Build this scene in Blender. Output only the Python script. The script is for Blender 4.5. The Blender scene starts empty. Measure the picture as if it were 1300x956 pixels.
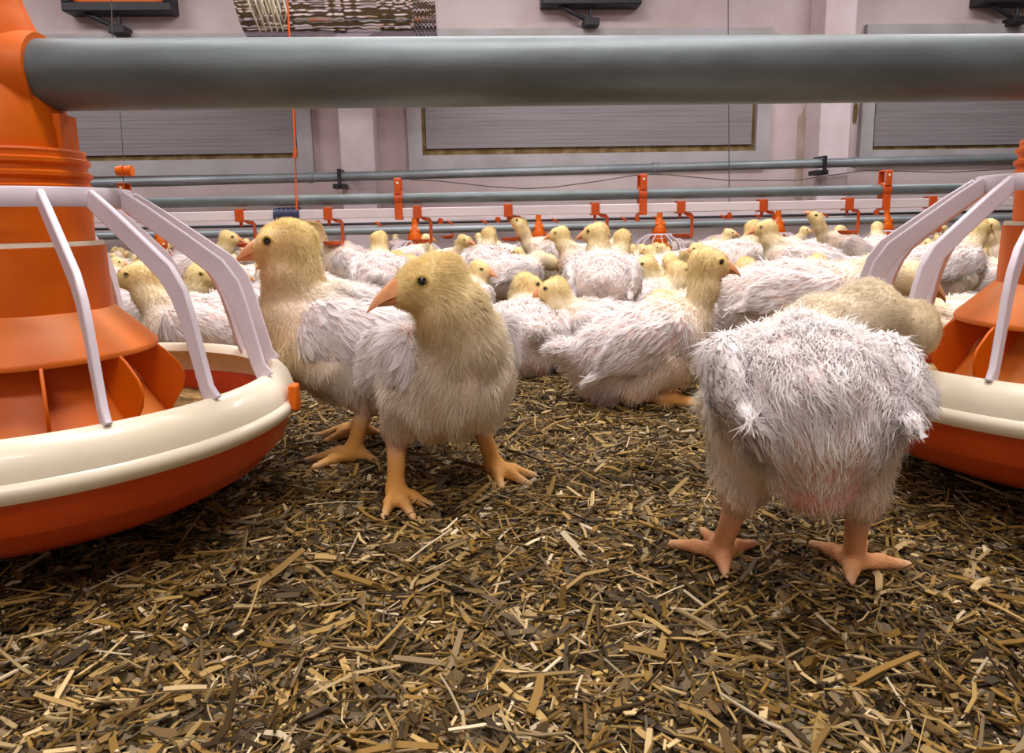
import bpy, math, random
import numpy as np
from mathutils import Vector, Matrix
C = bpy.context.scene.collection
random.seed(7)
RNG = np.random.default_rng(11)

# ------------------------------------------------------------------ camera, light, exposure
H = 0.215                                   # eye height above the litter
F_PX, CX, CY = 896.5, 650.0, 433.5          # focal length and optical centre in 1300x956 pixels
PITCH, ROLL = 0.1725, -0.0196
YAW = math.atan2(0.0434, 0.7561)            # the pipes and the wall run along world X
fw = Vector((math.sin(YAW)*math.cos(PITCH), math.cos(YAW)*math.cos(PITCH), -math.sin(PITCH)))
rt = Vector((math.cos(YAW), -math.sin(YAW), 0))
up = rt.cross(fw)
cr, sr = math.cos(ROLL), math.sin(ROLL)
rt2 = rt*cr + up*sr
up2 = up*cr - rt*sr
cam_d = bpy.data.cameras.new('camera'); cam = bpy.data.objects.new('camera', cam_d); C.objects.link(cam)
M = Matrix((rt2, up2, -fw)).transposed().to_4x4(); M.translation = Vector((0, 0, H))
cam.matrix_world = M
cam_d.sensor_fit = 'HORIZONTAL'; cam_d.sensor_width = 36.0
cam_d.lens = F_PX/1300*36.0
cam_d.shift_y = -(478-CY)/1300.0
cam_d.clip_start = 0.01
bpy.context.scene.camera = cam

vs = bpy.context.scene.view_settings
vs.view_transform = 'Standard'; vs.look = 'None'; vs.gamma = 1.0; vs.use_curve_mapping = False
vs.exposure = 0.45
w = bpy.data.worlds.new('world'); bpy.context.scene.world = w; w.use_nodes = True
w.node_tree.nodes['Background'].inputs[0].default_value = (0.9, 0.85, 0.9, 1)
w.node_tree.nodes['Background'].inputs[1].default_value = 0.35

LAMP_COL = (1.0, 0.935, 0.925)
def ceiling_and_fill_lamp(x, y, e, sx=1.5, sy=0.5, z=2.55):
    l = bpy.data.lights.new('tube_and_fill_light', 'AREA'); l.shape = 'RECTANGLE'; l.size = sx; l.size_y = sy
    l.energy = e; l.color = LAMP_COL
    o = bpy.data.objects.new('tube_and_fill_light', l); o.location = (x, y, z); C.objects.link(o)
ceiling_and_fill_lamp(0.35, 0.22, 36, 1.2, .25)
ceiling_and_fill_lamp(-0.2, -1.7, 30, 1.5, .3)  # added fill lamp behind the camera, brightens the sides facing it
ceiling_and_fill_lamp(-0.9, 1.3, 24)
ceiling_and_fill_lamp(1.2, 1.3, 24)
for lx in (-3.0, 0.0, 3.0):
    ceiling_and_fill_lamp(lx, 3.1, 36)

# ------------------------------------------------------------------ helpers
def srgb(r, g, b):
    f = lambda c: (c/255/12.92) if c/255 <= 0.04045 else ((c/255+0.055)/1.055)**2.4
    return np.array([f(r), f(g), f(b)])
ca, sa = math.cos(YAW), math.sin(YAW)
def W(x, y, z=0.0):                      # camera-aligned ground frame -> world
    return Vector((x*ca + y*sa, -x*sa + y*ca, z))
def ray(px, py):                         # direction in the camera-aligned ground frame
    u, v = (px-CX)/F_PX, -(py-CY)/F_PX
    u, v = cr*u - sr*v, sr*u + cr*v
    return np.array([u, math.cos(PITCH)+v*math.sin(PITCH), -math.sin(PITCH)+v*math.cos(PITCH)])
def at(px, py, Y):                       # pixel + depth -> world point
    r = ray(px, py); r = r*(Y/r[1]); return W(r[0], r[1], r[2]+H)
def on_wall(px, py, yw):                 # pixel -> world point on the plane world y = yw
    r = ray(px, py); d = W(r[0], r[1], r[2]); t = yw/d.y
    return Vector((d.x*t, yw, H + d.z*t))
def to_px(P):
    P = Vector(P) - Vector((0, 0, H))
    w_ = P.dot(fw); return (CX + F_PX*P.dot(rt2)/w_, CY - F_PX*P.dot(up2)/w_)
def floor_z(y):
    t = min(max((y-1.5)/1.9, 0), 1); return -0.05*t*t*(3-2*t)

def nd(nt, t, loc=None, **kw):
    n = nt.nodes.new(t)
    for k, v in kw.items(): setattr(n, k, v)
    return n
def mat(name, col, rough=0.5, metal=0.0, var=0.0, vscale=8.0, col2=None, bump=0.0, bscale=60.0, coat=0.0, spec=0.5, sss=0.0, stretch=None, trans=0.0, detail=4.0, contrast=None):
    m = bpy.data.materials.new(name); m.use_nodes = True; nt = m.node_tree; nt.nodes.clear()
    out = nd(nt, 'ShaderNodeOutputMaterial'); p = nd(nt, 'ShaderNodeBsdfPrincipled')
    nt.links.new(p.outputs[0], out.inputs[0])
    p.inputs['Roughness'].default_value = rough; p.inputs['Metallic'].default_value = metal
    p.inputs['Coat Weight'].default_value = coat; p.inputs['Specular IOR Level'].default_value = spec
    tc = nd(nt, 'ShaderNodeTexCoord'); src = tc.outputs['Object']
    if stretch:
        mp = nd(nt, 'ShaderNodeMapping'); mp.inputs['Scale'].default_value = stretch
        nt.links.new(src, mp.inputs[0]); src = mp.outputs[0]
    c = tuple(col)+(1,)
    if col2 is not None:
        nz = nd(nt, 'ShaderNodeTexNoise'); nz.inputs['Scale'].default_value = vscale; nz.inputs['Detail'].default_value = detail
        nz.inputs['Roughness'].default_value = 0.6
        nt.links.new(src, nz.inputs[0])
        rp = nd(nt, 'ShaderNodeValToRGB'); lo, hi = contrast or (0.4, 0.62)
        rp.color_ramp.elements[0].position = lo; rp.color_ramp.elements[1].position = hi
        rp.color_ramp.elements[0].color = c; rp.color_ramp.elements[1].color = tuple(col2)+(1,)
        nt.links.new(nz.outputs[0], rp.inputs[0]); nt.links.new(rp.outputs[0], p.inputs['Base Color'])
    else:
        p.inputs['Base Color'].default_value = c
    if bump:
        nb = nd(nt, 'ShaderNodeTexNoise'); nb.inputs['Scale'].default_value = bscale; nb.inputs['Detail'].default_value = 6
        nt.links.new(src, nb.inputs[0])
        bp = nd(nt, 'ShaderNodeBump'); bp.inputs['Strength'].default_value = bump; bp.inputs['Distance'].default_value = 0.004
        nt.links.new(nb.outputs[0], bp.inputs['Height']); nt.links.new(bp.outputs[0], p.inputs['Normal'])
    if sss:
        p.inputs['Subsurface Weight'].default_value = sss; p.inputs['Subsurface Radius'].default_value = (0.006, 0.003, 0.002)
        p.inputs['Subsurface Scale'].default_value = 1.0
    return m
def attr_mat(name, rough=0.8, translucent=0.0, bump=0.0, bscale=900.0, spec=0.3, sss=0.0):
    m = bpy.data.materials.new(name); m.use_nodes = True; nt = m.node_tree; nt.nodes.clear()
    out = nd(nt, 'ShaderNodeOutputMaterial'); p = nd(nt, 'ShaderNodeBsdfPrincipled')
    a = nd(nt, 'ShaderNodeAttribute', attribute_name='Col')
    nt.links.new(a.outputs['Color'], p.inputs['Base Color'])
    p.inputs['Roughness'].default_value = rough; p.inputs['Specular IOR Level'].default_value = spec
    if sss:
        p.inputs['Subsurface Weight'].default_value = sss; p.inputs['Subsurface Radius'].default_value = (0.006, 0.003, 0.002)
        p.inputs['Subsurface Scale'].default_value = 1.0
    if bump:
        tc = nd(nt, 'ShaderNodeTexCoord'); nb = nd(nt, 'ShaderNodeTexVoronoi'); nb.inputs['Scale'].default_value = bscale
        nt.links.new(tc.outputs['Object'], nb.inputs['Vector'])
        bp = nd(nt, 'ShaderNodeBump'); bp.inputs['Strength'].default_value = bump; bp.inputs['Distance'].default_value = 0.0008
        nt.links.new(nb.outputs['Distance'], bp.inputs['Height']); nt.links.new(bp.outputs[0], p.inputs['Normal'])
    if translucent:
        t = nd(nt, 'ShaderNodeBsdfTranslucent'); mx = nd(nt, 'ShaderNodeMixShader'); mx.inputs[0].default_value = translucent
        nt.links.new(a.outputs['Color'], t.inputs[0]); nt.links.new(p.outputs[0], mx.inputs[1]); nt.links.new(t.outputs[0], mx.inputs[2])
        nt.links.new(mx.outputs[0], out.inputs[0])
    else:
        nt.links.new(p.outputs[0], out.inputs[0])
    return m

class MB:
    """collects simple shapes into one mesh"""
    def __init__(s): s.v = []; s.f = []; s.sm = []
    def add(s, vs_, fs, smooth=False):
        b = len(s.v); s.v += [tuple(v) for v in vs_]
        for f in fs: s.f.append(tuple(b+i for i in f)); s.sm.append(smooth)
    def box(s, lo, hi, rot=None, bev=0.0):
        (x0, y0, z0), (x1, y1, z1) = lo, hi
        vs_ = [(x0,y0,z0),(x1,y0,z0),(x1,y1,z0),(x0,y1,z0),(x0,y0,z1),(x1,y0,z1),(x1,y1,z1),(x0,y1,z1)]
        if rot: vs_ = [rot @ Vector(v) for v in vs_]
        s.add(vs_, [(0,3,2,1),(4,5,6,7),(0,1,5,4),(1,2,6,5),(2,3,7,6),(3,0,4,7)])
    def tube(s, pts, r, n=12, cap=True):
        pts = [Vector(p) for p in pts]; rs = r if isinstance(r, (list, tuple)) else [r]*len(pts)
        rings = []; prev = None
        for i, p in enumerate(pts):
            d = (pts[min(i+1, len(pts)-1)] - pts[max(i-1, 0)]).normalized()
            if prev is None:
                a = Vector((0, 0, 1)) if abs(d.z) < 0.9 else Vector((1, 0, 0)); u = d.cross(a).normalized()
            else:
                u = (prev - d*prev.dot(d)).normalized()
            prev = u; v_ = d.cross(u)
            rings.append([p + (u*math.cos(2*math.pi*k/n) + v_*math.sin(2*math.pi*k/n))*rs[i] for k in range(n)])
        vs_ = [q for rg in rings for q in rg]; fs = []
        for i in range(len(pts)-1):
            for k in range(n):
                fs.append((i*n+k, i*n+(k+1) % n, (i+1)*n+(k+1) % n, (i+1)*n+k))
        s.add(vs_, fs, True)
        if cap:
            b = len(s.v) - len(vs_)
            s.f.append(tuple(b+k for k in reversed(range(n)))); s.sm.append(False)
            s.f.append(tuple(b+(len(pts)-1)*n+k for k in range(n))); s.sm.append(False)
    def lathe(s, prof, n=64, a0=0.0, closed=False):
        vs_ = []; fs = []; m = len(prof)
        for k in range(n):
            a = a0 + 2*math.pi*k/n
            vs_ += [(r*math.cos(a), r*math.sin(a), z) for r, z in prof]
        mm = m if closed else m-1
        for k in range(n):
            k2 = (k+1) % n
            for i in range(mm):
                j = (i+1) % m
                fs.append((k*m+i, k2*m+i, k2*m+j, k*m+j))
        s.add(vs_, fs, True)
    def build(s, name, material, parent=None, loc=None, bevel=0.0, autosmooth=True):
        me = bpy.data.meshes.new(name); me.from_pydata(s.v, [], s.f); me.materials.append(material)
        me.polygons.foreach_set('use_smooth', s.sm)
        me.update()
        if autosmooth: me.set_sharp_from_angle(angle=math.radians(38))
        o = bpy.data.objects.new(name, me); C.objects.link(o)
        if parent: o.parent = parent
        if loc is not None: o.location = loc
        if bevel:
            b = o.modifiers.new('bevel', 'BEVEL'); b.width = bevel; b.segments = 2; b.limit_method = 'ANGLE'
        return o
def tag(o, label, cat, group=None):
    o['label'] = label; o['category'] = cat
    if group: o['group'] = group
    return o
def thing(name, label, cat, loc=(0, 0, 0), rz=0.0, group=None):
    o = bpy.data.objects.new(name, None); o.empty_display_size = 0.05; C.objects.link(o)
    o.location = loc; o.rotation_euler = (0, 0, rz)
    return tag(o, label, cat, group)
def struct(o): o['kind'] = 'structure'; return o
def copy_tree(o, parent=None):
    c = o.copy(); C.objects.link(c)
    if parent: c.parent = parent
    for ch in list(o.children): copy_tree(ch, c)
    return c

# ------------------------------------------------------------------ materials
WALL = mat('wall_paint', srgb(214,200,200), 0.85, col2=srgb(196,176,176), vscale=1.3, bump=0.3, bscale=30, detail=8)
PILLAR = mat('pillar_paint', srgb(232,218,224), 0.8, col2=srgb(214,196,198), vscale=2.0, bump=0.25, bscale=40, detail=8)
STAIN = mat('old_stain', srgb(176,156,136), 0.9, col2=srgb(200,184,176), vscale=5.0, detail=8)
FRAME = mat('window_frame_paint', srgb(186,182,186), 0.6, col2=srgb(170,165,166), vscale=3.0)
PANEL = mat('window_panel', srgb(150,144,148), 0.55, col2=srgb(138,131,134), vscale=2.0, stretch=(0.6, 1, 30))
DIRT_AND_REBATE = mat('brown_dirt_and_rebate', srgb(110,86,46), 0.95, col2=srgb(150,128,90), vscale=9.0)
PIPE = mat('galvanised_steel', srgb(116,126,128), 0.5, metal=0.35, col2=srgb(92,100,100), vscale=26.0, stretch=(0.35, 1, 1), detail=9, bump=0.08, bscale=90, contrast=(0.38, 0.68))
PIPE2 = mat('grey_pipe', srgb(150,158,162), 0.45, metal=0.35, col2=srgb(128,136,140), vscale=12.0, stretch=(0.3, 1, 1), detail=6)
ORANGE = mat('orange_plastic', srgb(226,106,0), 0.45, col2=srgb(216,96,0), vscale=14.0, spec=0.35)
ORANGE_DUST = mat('dusty_orange_plastic', srgb(222,108,16), 0.5, col2=srgb(206,134,62), vscale=14.0, contrast=(0.42, 0.75), detail=10)
RED_PAN = mat('orange_red_pan_plastic', srgb(220,82,6), 0.38, col2=srgb(208,70,4), vscale=9.0, coat=0.12)
CREAM = mat('cream_plastic', srgb(240,231,208), 0.33, col2=srgb(230,218,190), vscale=7.0, coat=0.15)
CAGE = mat('white_cage_plastic', srgb(230,220,228), 0.42, col2=srgb(218,206,214), vscale=10.0)
FEED = mat('feed_crumble', srgb(168,134,74), 0.95, col2=srgb(110,80,40), vscale=160.0, bump=0.9, bscale=260)
DRINK = mat('drinker_orange', srgb(206,82,8), 0.5, col2=srgb(190,72,4), vscale=20.0)
RAIL = mat('white_pvc', srgb(226,214,216), 0.5, col2=srgb(206,194,196), vscale=8.0, stretch=(0.3, 1, 1))
BLACK = mat('dark_steel_and_rail_shadow', srgb(38,36,44), 0.5, col2=srgb(30,28,34), vscale=9.0)
BLUE = mat('blue_black_plastic', srgb(52,58,92), 0.45, col2=srgb(40,46,76), vscale=15.0)
FOIL = mat('foil', srgb(220,218,226), 0.07, metal=1.0, bump=0.10, bscale=5, col2=srgb(196,192,206), vscale=5.0, stretch=(0.22, 1, 1))
CORD = mat('orange_cord', srgb(236,96,24), 0.6, col2=srgb(220,86,20), vscale=40.0)
WIRE = mat('dark_wire', srgb(90,86,84), 0.6, col2=srgb(76,72,70), vscale=40.0)
CEIL = mat('ceiling_paint', srgb(176,168,168), 0.9, col2=srgb(164,156,156), vscale=2.0)
SOIL = mat('litter_soil', srgb(48,38,20), 0.95, col2=srgb(92,74,40), vscale=70.0, bump=1.0, bscale=120, detail=10)
STRAW = attr_mat('straw', rough=0.6, spec=0.25)
SKIN = attr_mat('chick_skin', rough=0.6, bump=0.5, bscale=650)
DOWN = attr_mat('chick_down', rough=0.9, translucent=0.45, spec=0.1)
BEAK = mat('beak_horn', srgb(226,160,112), 0.4, col2=srgb(214,142,88), vscale=120.0)
EYE = mat('eye_black', srgb(14,12,16), 0.06, col2=srgb(20,14,12), vscale=100.0, spec=0.8)
LID = mat('eyelid_skin', srgb(206,178,84), 0.6, col2=srgb(190,160,70), vscale=200.0)
COMB = mat('comb_skin', srgb(222,138,130), 0.5, col2=srgb(206,112,104), vscale=120.0)

# ------------------------------------------------------------------ the shed
WY = 5.0
X0, X1, ZC, YB = -7.0, 9.0, 2.9, -2.5
def quad_wall(name, lo, hi, m):
    b = MB(); b.box(lo, hi); return struct(b.build(name, m))
quad_wall('wall_back', (X0, WY, -0.3), (X1, WY+0.2, ZC), WALL)
quad_wall('wall_left', (X0-0.2, YB, -0.3), (X0, WY+0.2, ZC), WALL)
quad_wall('wall_right', (X1, YB, -0.3), (X1+0.2, WY+0.2, ZC), WALL)
quad_wall('wall_front', (X0-0.2, YB-0.2, -0.3), (X1+0.2, YB, ZC), WALL)
quad_wall('ceiling', (X0-0.2, YB-0.2, ZC), (X1+0.2, WY+0.2, ZC+0.15), CEIL)

def vnoise(x, y, s, seed):
    r = np.random.default_rng(seed); g = r.random((64, 64))
    fx, fy = x*s, y*s; ix, iy = np.floor(fx).astype(int), np.floor(fy).astype(int)
    tx, ty = fx-ix, fy-iy; tx = tx*tx*(3-2*tx); ty = ty*ty*(3-2*ty)
    G = lambda a, b: g[a % 64, b % 64]
    return (G(ix,iy)*(1-tx)+G(ix+1,iy)*tx)*(1-ty)+(G(ix,iy+1)*(1-tx)+G(ix+1,iy+1)*tx)*ty
def fz(x, y):                             # litter height field
    x = np.asarray(x, float); y = np.asarray(y, float)
    t = np.clip((y-1.5)/1.9, 0, 1); base = -0.05*t*t*(3-2*t)
    a = np.clip((y-0.1)/0.2, 0, 1)
    return base + (vnoise(x, y, 11, 1)-0.5)*0.008 + (vnoise(x, y, 37, 2)-0.5)*0.006 + (vnoise(x, y, 110, 3)-0.5)*0.004
xs = np.concatenate([[X0], np.linspace(-4.5, -1.2, 60, endpoint=False), np.linspace(-1.2, 1.3, 420, endpoint=False), np.linspace(1.3, 5.5, 70), [X1]])
ys = np.concatenate([[YB], np.linspace(-0.5, 0.12, 12, endpoint=False), np.linspace(0.12, 1.5, 260, endpoint=False), np.linspace(1.5, 5.0, 120)])
gx, gy = np.meshgrid(xs, ys); gzv = fz(gx, gy)
nx, ny = len(xs), len(ys)
me = bpy.data.meshes.new('floor')
idx = np.arange(nx*ny).reshape(ny, nx)
q = np.stack([idx[:-1,:-1], idx[:-1,1:], idx[1:,1:], idx[1:,:-1]], -1).reshape(-1, 4)
def np_mesh(me, V, faces_list, normals=None, col=None, smooth=True):
    """faces_list: list of int arrays (n,k)"""
    V = np.ascontiguousarray(V, dtype=np.float32)
    nl = sum(f.size for f in faces_list); nf = sum(len(f) for f in faces_list)
    me.vertices.add(len(V)); me.vertices.foreach_set('co', V.ravel())
    me.loops.add(nl); me.loops.foreach_set('vertex_index', np.concatenate([f.ravel() for f in faces_list]).astype(np.int32))
    me.polygons.add(nf)
    st = []; o = 0
    for f in faces_list:
        st.append(o + np.arange(len(f))*f.shape[1]); o += f.size
    me.polygons.foreach_set('loop_start', np.concatenate(st).astype(np.int32))
    me.polygons.foreach_set('use_smooth', np.full(nf, smooth))
    if col is not None:
        a = me.color_attributes.new('Col', 'FLOAT_COLOR', 'POINT')
        a.data.foreach_set('color', np.concatenate([col, np.ones((len(V), 1))], 1).astype(np.float32).ravel())
    me.update(calc_edges=True); me.validate()
    if normals is not None:
        me.normals_split_custom_set_from_vertices(np.ascontiguousarray(normals, dtype=np.float32))
    return me
np_mesh(me, np.stack([gx, gy, gzv], -1).reshape(-1, 3), [q]); me.materials.append(SOIL)
fl = bpy.data.objects.new('floor', me); C.objects.link(fl); struct(fl)

# pillars
def pillar(pl, pr, depth, lab):
    a = on_wall(pl, 180, WY-depth); b_ = on_wall(pr, 180, WY-depth)
    b = MB(); b.box((a.x, WY-depth, -0.2), (b_.x, WY, ZC)); o = b.build('pillar', PILLAR, bevel=0.008); struct(o); return a.x, b_.x
pa = pillar(431, 475, 0.22, '')
pb = pillar(1040, 1079, 0.22, '')
# stains beside the pillars (dirt skins on the plaster) and window units
def stain(name, p0, p1, yw, m, n=18, amp=0.25):
    a = on_wall(*p0, yw); b_ = on_wall(*p1, yw); r = random.Random(hash(p0) % 1000)
    cx_, cz_ = (a.x+b_.x)/2, (a.z+b_.z)/2; hx, hz = abs(b_.x-a.x)/2, abs(a.z-b_.z)/2
    pts = []
    for k in range(n):
        t = 2*math.pi*k/n; k_ = 1-amp*r.random()
        pts.append((cx_+hx*k_*math.copysign(abs(math.cos(t))**0.6, math.cos(t)), cz_+hz*k_*math.copysign(abs(math.sin(t))**0.6, math.sin(t))))
    b = MB(); vs_ = [(x, yw, z) for x, z in pts] + [(x, yw-0.002, z) for x, z in pts]
    b.add(vs_, [tuple(range(n, 2*n))] + [(k, (k+1) % n, n+(k+1) % n, n+k) for k in range(n)])
    return struct(b.build(name, m))
stain('trim_1', (476.5, 136), (479.5, 205), WY, DIRT_AND_REBATE)
stain('trim_2', (477, 232), (480, 262), WY, DIRT_AND_REBATE)
stain('trim_3', (1012, 130), (1019, 275), WY, STAIN)
stain('trim_4', (1083, 128), (1088, 160), WY, DIRT_AND_REBATE)
def window(n, x0, x1, y0, y1, fr, gap):
    """px of the outer frame"""
    a = on_wall(x0, y1, WY); b_ = on_wall(x1, y1, WY); t = on_wall((x0+x1)/2, y0, WY); bt = on_wall((x0+x1)/2, y1, WY)
    xa, xb, za, zb = a.x, b_.x, bt.z, t.z
    o = bpy.data.objects.new('window_%d' % n, None); C.objects.link(o); struct(o); o.location = ((xa+xb)/2, WY, (za+zb)/2)
    L = lambda lo, hi, m, nm, bev=0.004: (lambda b: (b.box([lo[i]-o.location[i] for i in range(3)], [hi[i]-o.location[i] for i in range(3)]), b.build(nm, m, o, bevel=bev)))(MB())
    f = MB(); s = fr
    for lo, hi in (((xa, WY-0.05, za), (xb, WY, za+s)), ((xa, WY-0.05, zb-s), (xb, WY, zb)), ((xa, WY-0.05, za+s), (xa+s, WY, zb-s)), ((xb-s, WY-0.05, za+s), (xb, WY, zb-s))):
        f.box([lo[i]-o.location[i] for i in range(3)], [hi[i]-o.location[i] for i in range(3)])
    f.build('window_frame', FRAME, o)
    L((xa+s, WY-0.012, za+s), (xb-s, WY, zb-s), DIRT_AND_REBATE, 'brown_rebate', 0)  # brown sheet behind the panel, showing in the gap around it
    p = MB(); g = gap; z = za+s+g; i = 0
    zt = zb-s-g*0.5; nsl = 26; hh = (zt-z)/nsl
    for k in range(nsl):
        lo, hi = (xa+s+g*0.6, WY-0.03, z+k*hh), (xb-s-g*0.6, WY-0.001, z+(k+1)*hh-0.0025)
        p.box([lo[j]-o.location[j] for j in range(3)], [hi[j]-o.location[j] for j in range(3)])
    lo, hi = (xa+s+g*0.6, WY-0.0292, z), (xb-s-g*0.6, WY-0.001, zt)
    p.box([lo[j]-o.location[j] for j in range(3)], [hi[j]-o.location[j] for j in range(3)])
    p.build('window_panel', PANEL, o)
    return o
window(1, -60, 401, 45, 224, 0.10, 0.036)
window(2, 520, 972, 38, 213, 0.095, 0.045)
window(3, 1086, 1500, 32, 205, 0.09, 0.028)

# ------------------------------------------------------------------ feeding line in front
FL = W(-0.3315, 0.4866); FR = W(0.4246, 0.53)
PZ = 0.0984 + H
def build_feeder(label, group, loc, rz):
    t = thing('pan_feeder', label, 'poultry feeder', loc, rz, group)
    z = lambda v: v + H
    b = MB(); b.lathe([(0.0, z(-.196)), (.06, z(-.195)), (.104, z(-.190)), (.128, z(-.181)), (.148, z(-.170)), (.1555, z(-.1615)), (.1585, z(-.159)), (.160, z(-.157)), (.1655, z(-.140)), (.167, z(-.134)),
                           (.164, z(-.134)), (.157, z(-.150)), (.147, z(-.166)), (.126, z(-.178)), (.10, z(-.186)), (0.0, z(-.190))], 96)
    b.build('pan', RED_PAN, t)
    b = MB(); b.lathe([(.149, z(-.113)), (.1515, z(-.1085)), (.154, z(-.1065)), (.157, z(-.1066)), (.1605, z(-.1085)), (.1655, z(-.1145)), (.168, z(-.121)), (.1688, z(-.1265)), (.1712, z(-.1285)), (.172, z(-.131)), (.1715, z(-.1345)), (.1695, z(-.1372)),
                           (.166, z(-.1375)), (.1655, z(-.128)), (.163, z(-.119)), (.158, z(-.1115)), (.154, z(-.1105)), (.151, z(-.1145))], 96, closed=True)
    b.build('rim', CREAM, t)
    # heap of feed
    b = MB(); prof = [(0.0, z(-.145)), (.07, z(-.142)), (.085, z(-.139)), (.10, z(-.139)), (.12, z(-.142)), (.14, z(-.147)), (.1575, z(-.150))]
    b.lathe(prof, 96); fo = b.build('feed', FEED, t)
    for v in fo.data.vertices:
        v.co.z += (math.sin(v.co.x*180)*math.cos(v.co.y*170)+math.sin(v.co.x*60+1)*math.cos(v.co.y*50))*0.0025
    fo['label'] = 'tan crumbled feed lying in the pan'
    # lower cone, hopper cone, tube
    b = MB(); b.lathe([(.047, z(-.060)), (.0475, z(-.085)), (.052, z(-.092)), (.088, z(-.150)), (.085, z(-.152)), (.046, z(-.092))], 64)
    b.build('inner_cone', ORANGE_DUST, t)
    b = MB(); b.lathe([(.0462, z(-.0555)), (.0500, z(-.0555)), (.0752, z(-.0815)), (.0760, z(-.0835)), (.0755, z(-.0858)), (.0735, z(-.0848)), (.0475, z(-.060))], 72)
    b.build('hopper_cone', ORANGE_DUST, t)
    b = MB(); b.lathe([(.0470, z(-.0125)), (.0490, z(-.0130)), (.0493, z(-.0565)), (.0460, z(-.0565)), (.0455, z(-.0125))], 72)
    b.build('outer_tube', ORANGE, t)
    b = MB(); b.lathe([(.0440, z(-.0095)), (.0478, z(-.0095)), (.0482, z(-.0125)), (.0440, z(-.0125))], 72, closed=True)
    b.build('seal_ring', CREAM, t)['label'] = 'dusty cream seal ring'
    b = MB(); b.lathe([(.0428, z(-.012)), (.0435, z(.024)), (.0420, z(.024)), (.0415, z(-.012))], 72, closed=True)
    b.build('inner_tube', ORANGE, t)
    # ribbed collar
    pr = [(.0395, z(.020)), (.0450, z(.020))]
    for k in range(3):
        z0 = .0235 + k*.0085
        pr += [(.0450-.0005*k, z(z0)), (.0462-.0005*k, z(z0+.001)), (.0462-.0005*k, z(z0+.0035)), (.0438-.0004*k, z(z0+.0045)), (.0436-.0004*k, z(z0+.0075))]
    pr += [(.0432, z(.0490)), (.0425, z(.0505)), (.036, z(.0508))]
    b = MB(); b.lathe(pr, 72); b.build('ribbed_collar', ORANGE, t)
    # saddle: neck, sleeve about the pipe, ridge
    b = MB(); b.lathe([(.0372, z(.045)), (.0378, z(.052)), (.0374, z(.062)), (.0345, z(.078)), (.0300, z(.095)), (.0262, z(.112)), (.0240, z(.126)), (.0205, z(.136)), (.0176, z(.145)), (.0165, z(.16)), (.0160, z(.20)), (.0, z(.20))], 64)
    for s in (-1, 1):
        b.box((s*.0372-.0022, -.010, z(.048)), (s*.0372+.0022, .010, z(.073)))
    b.box((-.022, -.0045, z(.118)), (.022, .0045, z(.129)))
    sd = b.build('saddle', ORANGE, t)
    b = MB(); pts = []
    for s in (-1, 1): b.tube([(s*.012, 0, PZ), (s*.0285, 0, PZ)], [.0300, .0262], 32)
    b.build('pipe_sleeve', ORANGE, sd)
    # vertical vanes under the hopper
    for k in range(10):
        a = math.radians(-55.7+36*k) - YAW - rz
        pr = [(.046, -.083), (.0735, -.083), (.0805, -.089), (.0895, -.100), (.0925, -.109), (.0905, -.119), (.0835, -.130), (.0790, -.1385), (.060, -.103), (.047, -.088)]
        b = MB(); nrm = Vector((-math.sin(a), math.cos(a), 0)); n_ = len(pr)
        vs_ = [Vector((r*math.cos(a), r*math.sin(a), z(zz)))+nrm*.0011*s for s in (-1, 1) for r, zz in pr]
        b.add(vs_, [tuple(reversed(range(n_))), tuple(range(n_, 2*n_))]+[(i, (i+1) % n_, n_+(i+1) % n_, n_+i) for i in range(n_)])
        b.build('vane', ORANGE, t, bevel=.0005)
    # cage: ring and arms
    b = MB(); b.lathe([(.0660, z(.0125)), (.0685, z(.0125)), (.0690, z(.0135)), (.0690, z(.0235)), (.0680, z(.0248)), (.0660, z(.0245))], 96, closed=True)
    b.build('cage_ring', CAGE, t)
    for k in range(15):
        a = math.radians(-46+24*k) - YAW - rz
        pth = [(.0672, .0190, .0055), (.082, .0080, .0060), (.108, -.0125, .0062), (.128, -.029, .0068), (.1365, -.042, .0066), (.1415, -.057, .0056), (.1470, -.080, .0050), (.1515, -.100, .0048), (.1560, -.1085, .0060)]
        b = MB(); rad = Vector((math.cos(a), math.sin(a), 0)); tg = Vector((-math.sin(a), math.cos(a), 0)); vs_ = []
        for i, (r, zz, hw) in enumerate(pth):
            p0, p1 = pth[max(i-1, 0)], pth[min(i+1, len(pth)-1)]
            d = Vector((p1[0]-p0[0], p1[1]-p0[1])).normalized(); nn = Vector((-d.y, d.x))
            if nn.y < 0: nn = -nn
            c = rad*r + Vector((0, 0, z(zz)))
            o_ = rad*nn.x + Vector((0, 0, nn.y))
            th = .0021
            for (su, sv) in ((-1, -1), (1, -1), (1, 1), (-1, 1)):
                vs_.append(c + tg*th*su + o_*hw*sv)
        fs = [(3, 2, 1, 0)]
        for i in range(len(pth)-1):
            for j in range(4): fs.append((i*4+j, i*4+(j+1) % 4, i*4+4+(j+1) % 4, i*4+4+j))
        e = (len(pth)-1)*4; fs.append((e, e+1, e+2, e+3))
        b.add(vs_, fs, False); b.build('cage_arm', CAGE, t, bevel=.0009)
    for k in range(3):
        a = math.radians(4+120*k) - YAW - rz
        R_ = Matrix.Rotation(a, 3, 'Z')
        b = MB(); b.box((.1700, -.0055, z(-.134)), (.1765, .0055, z(-.115)), R_); b.build('rim_clip', ORANGE, t, bevel=.0015)
    return t
feedL = build_feeder('orange pan feeder at the near left, its cream rim beside the two front chicks', 'pan feeders on the near feed pipe', FL, 0)
feedR = build_feeder('orange pan feeder cut off at the right edge, the large turned chick eating from it', 'pan feeders on the near feed pipe', FR, 0)
b = MB(); b.tube([(X0+.001, FL.y, PZ), (X1-.001, FL.y, PZ)], .0225, 48)
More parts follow.
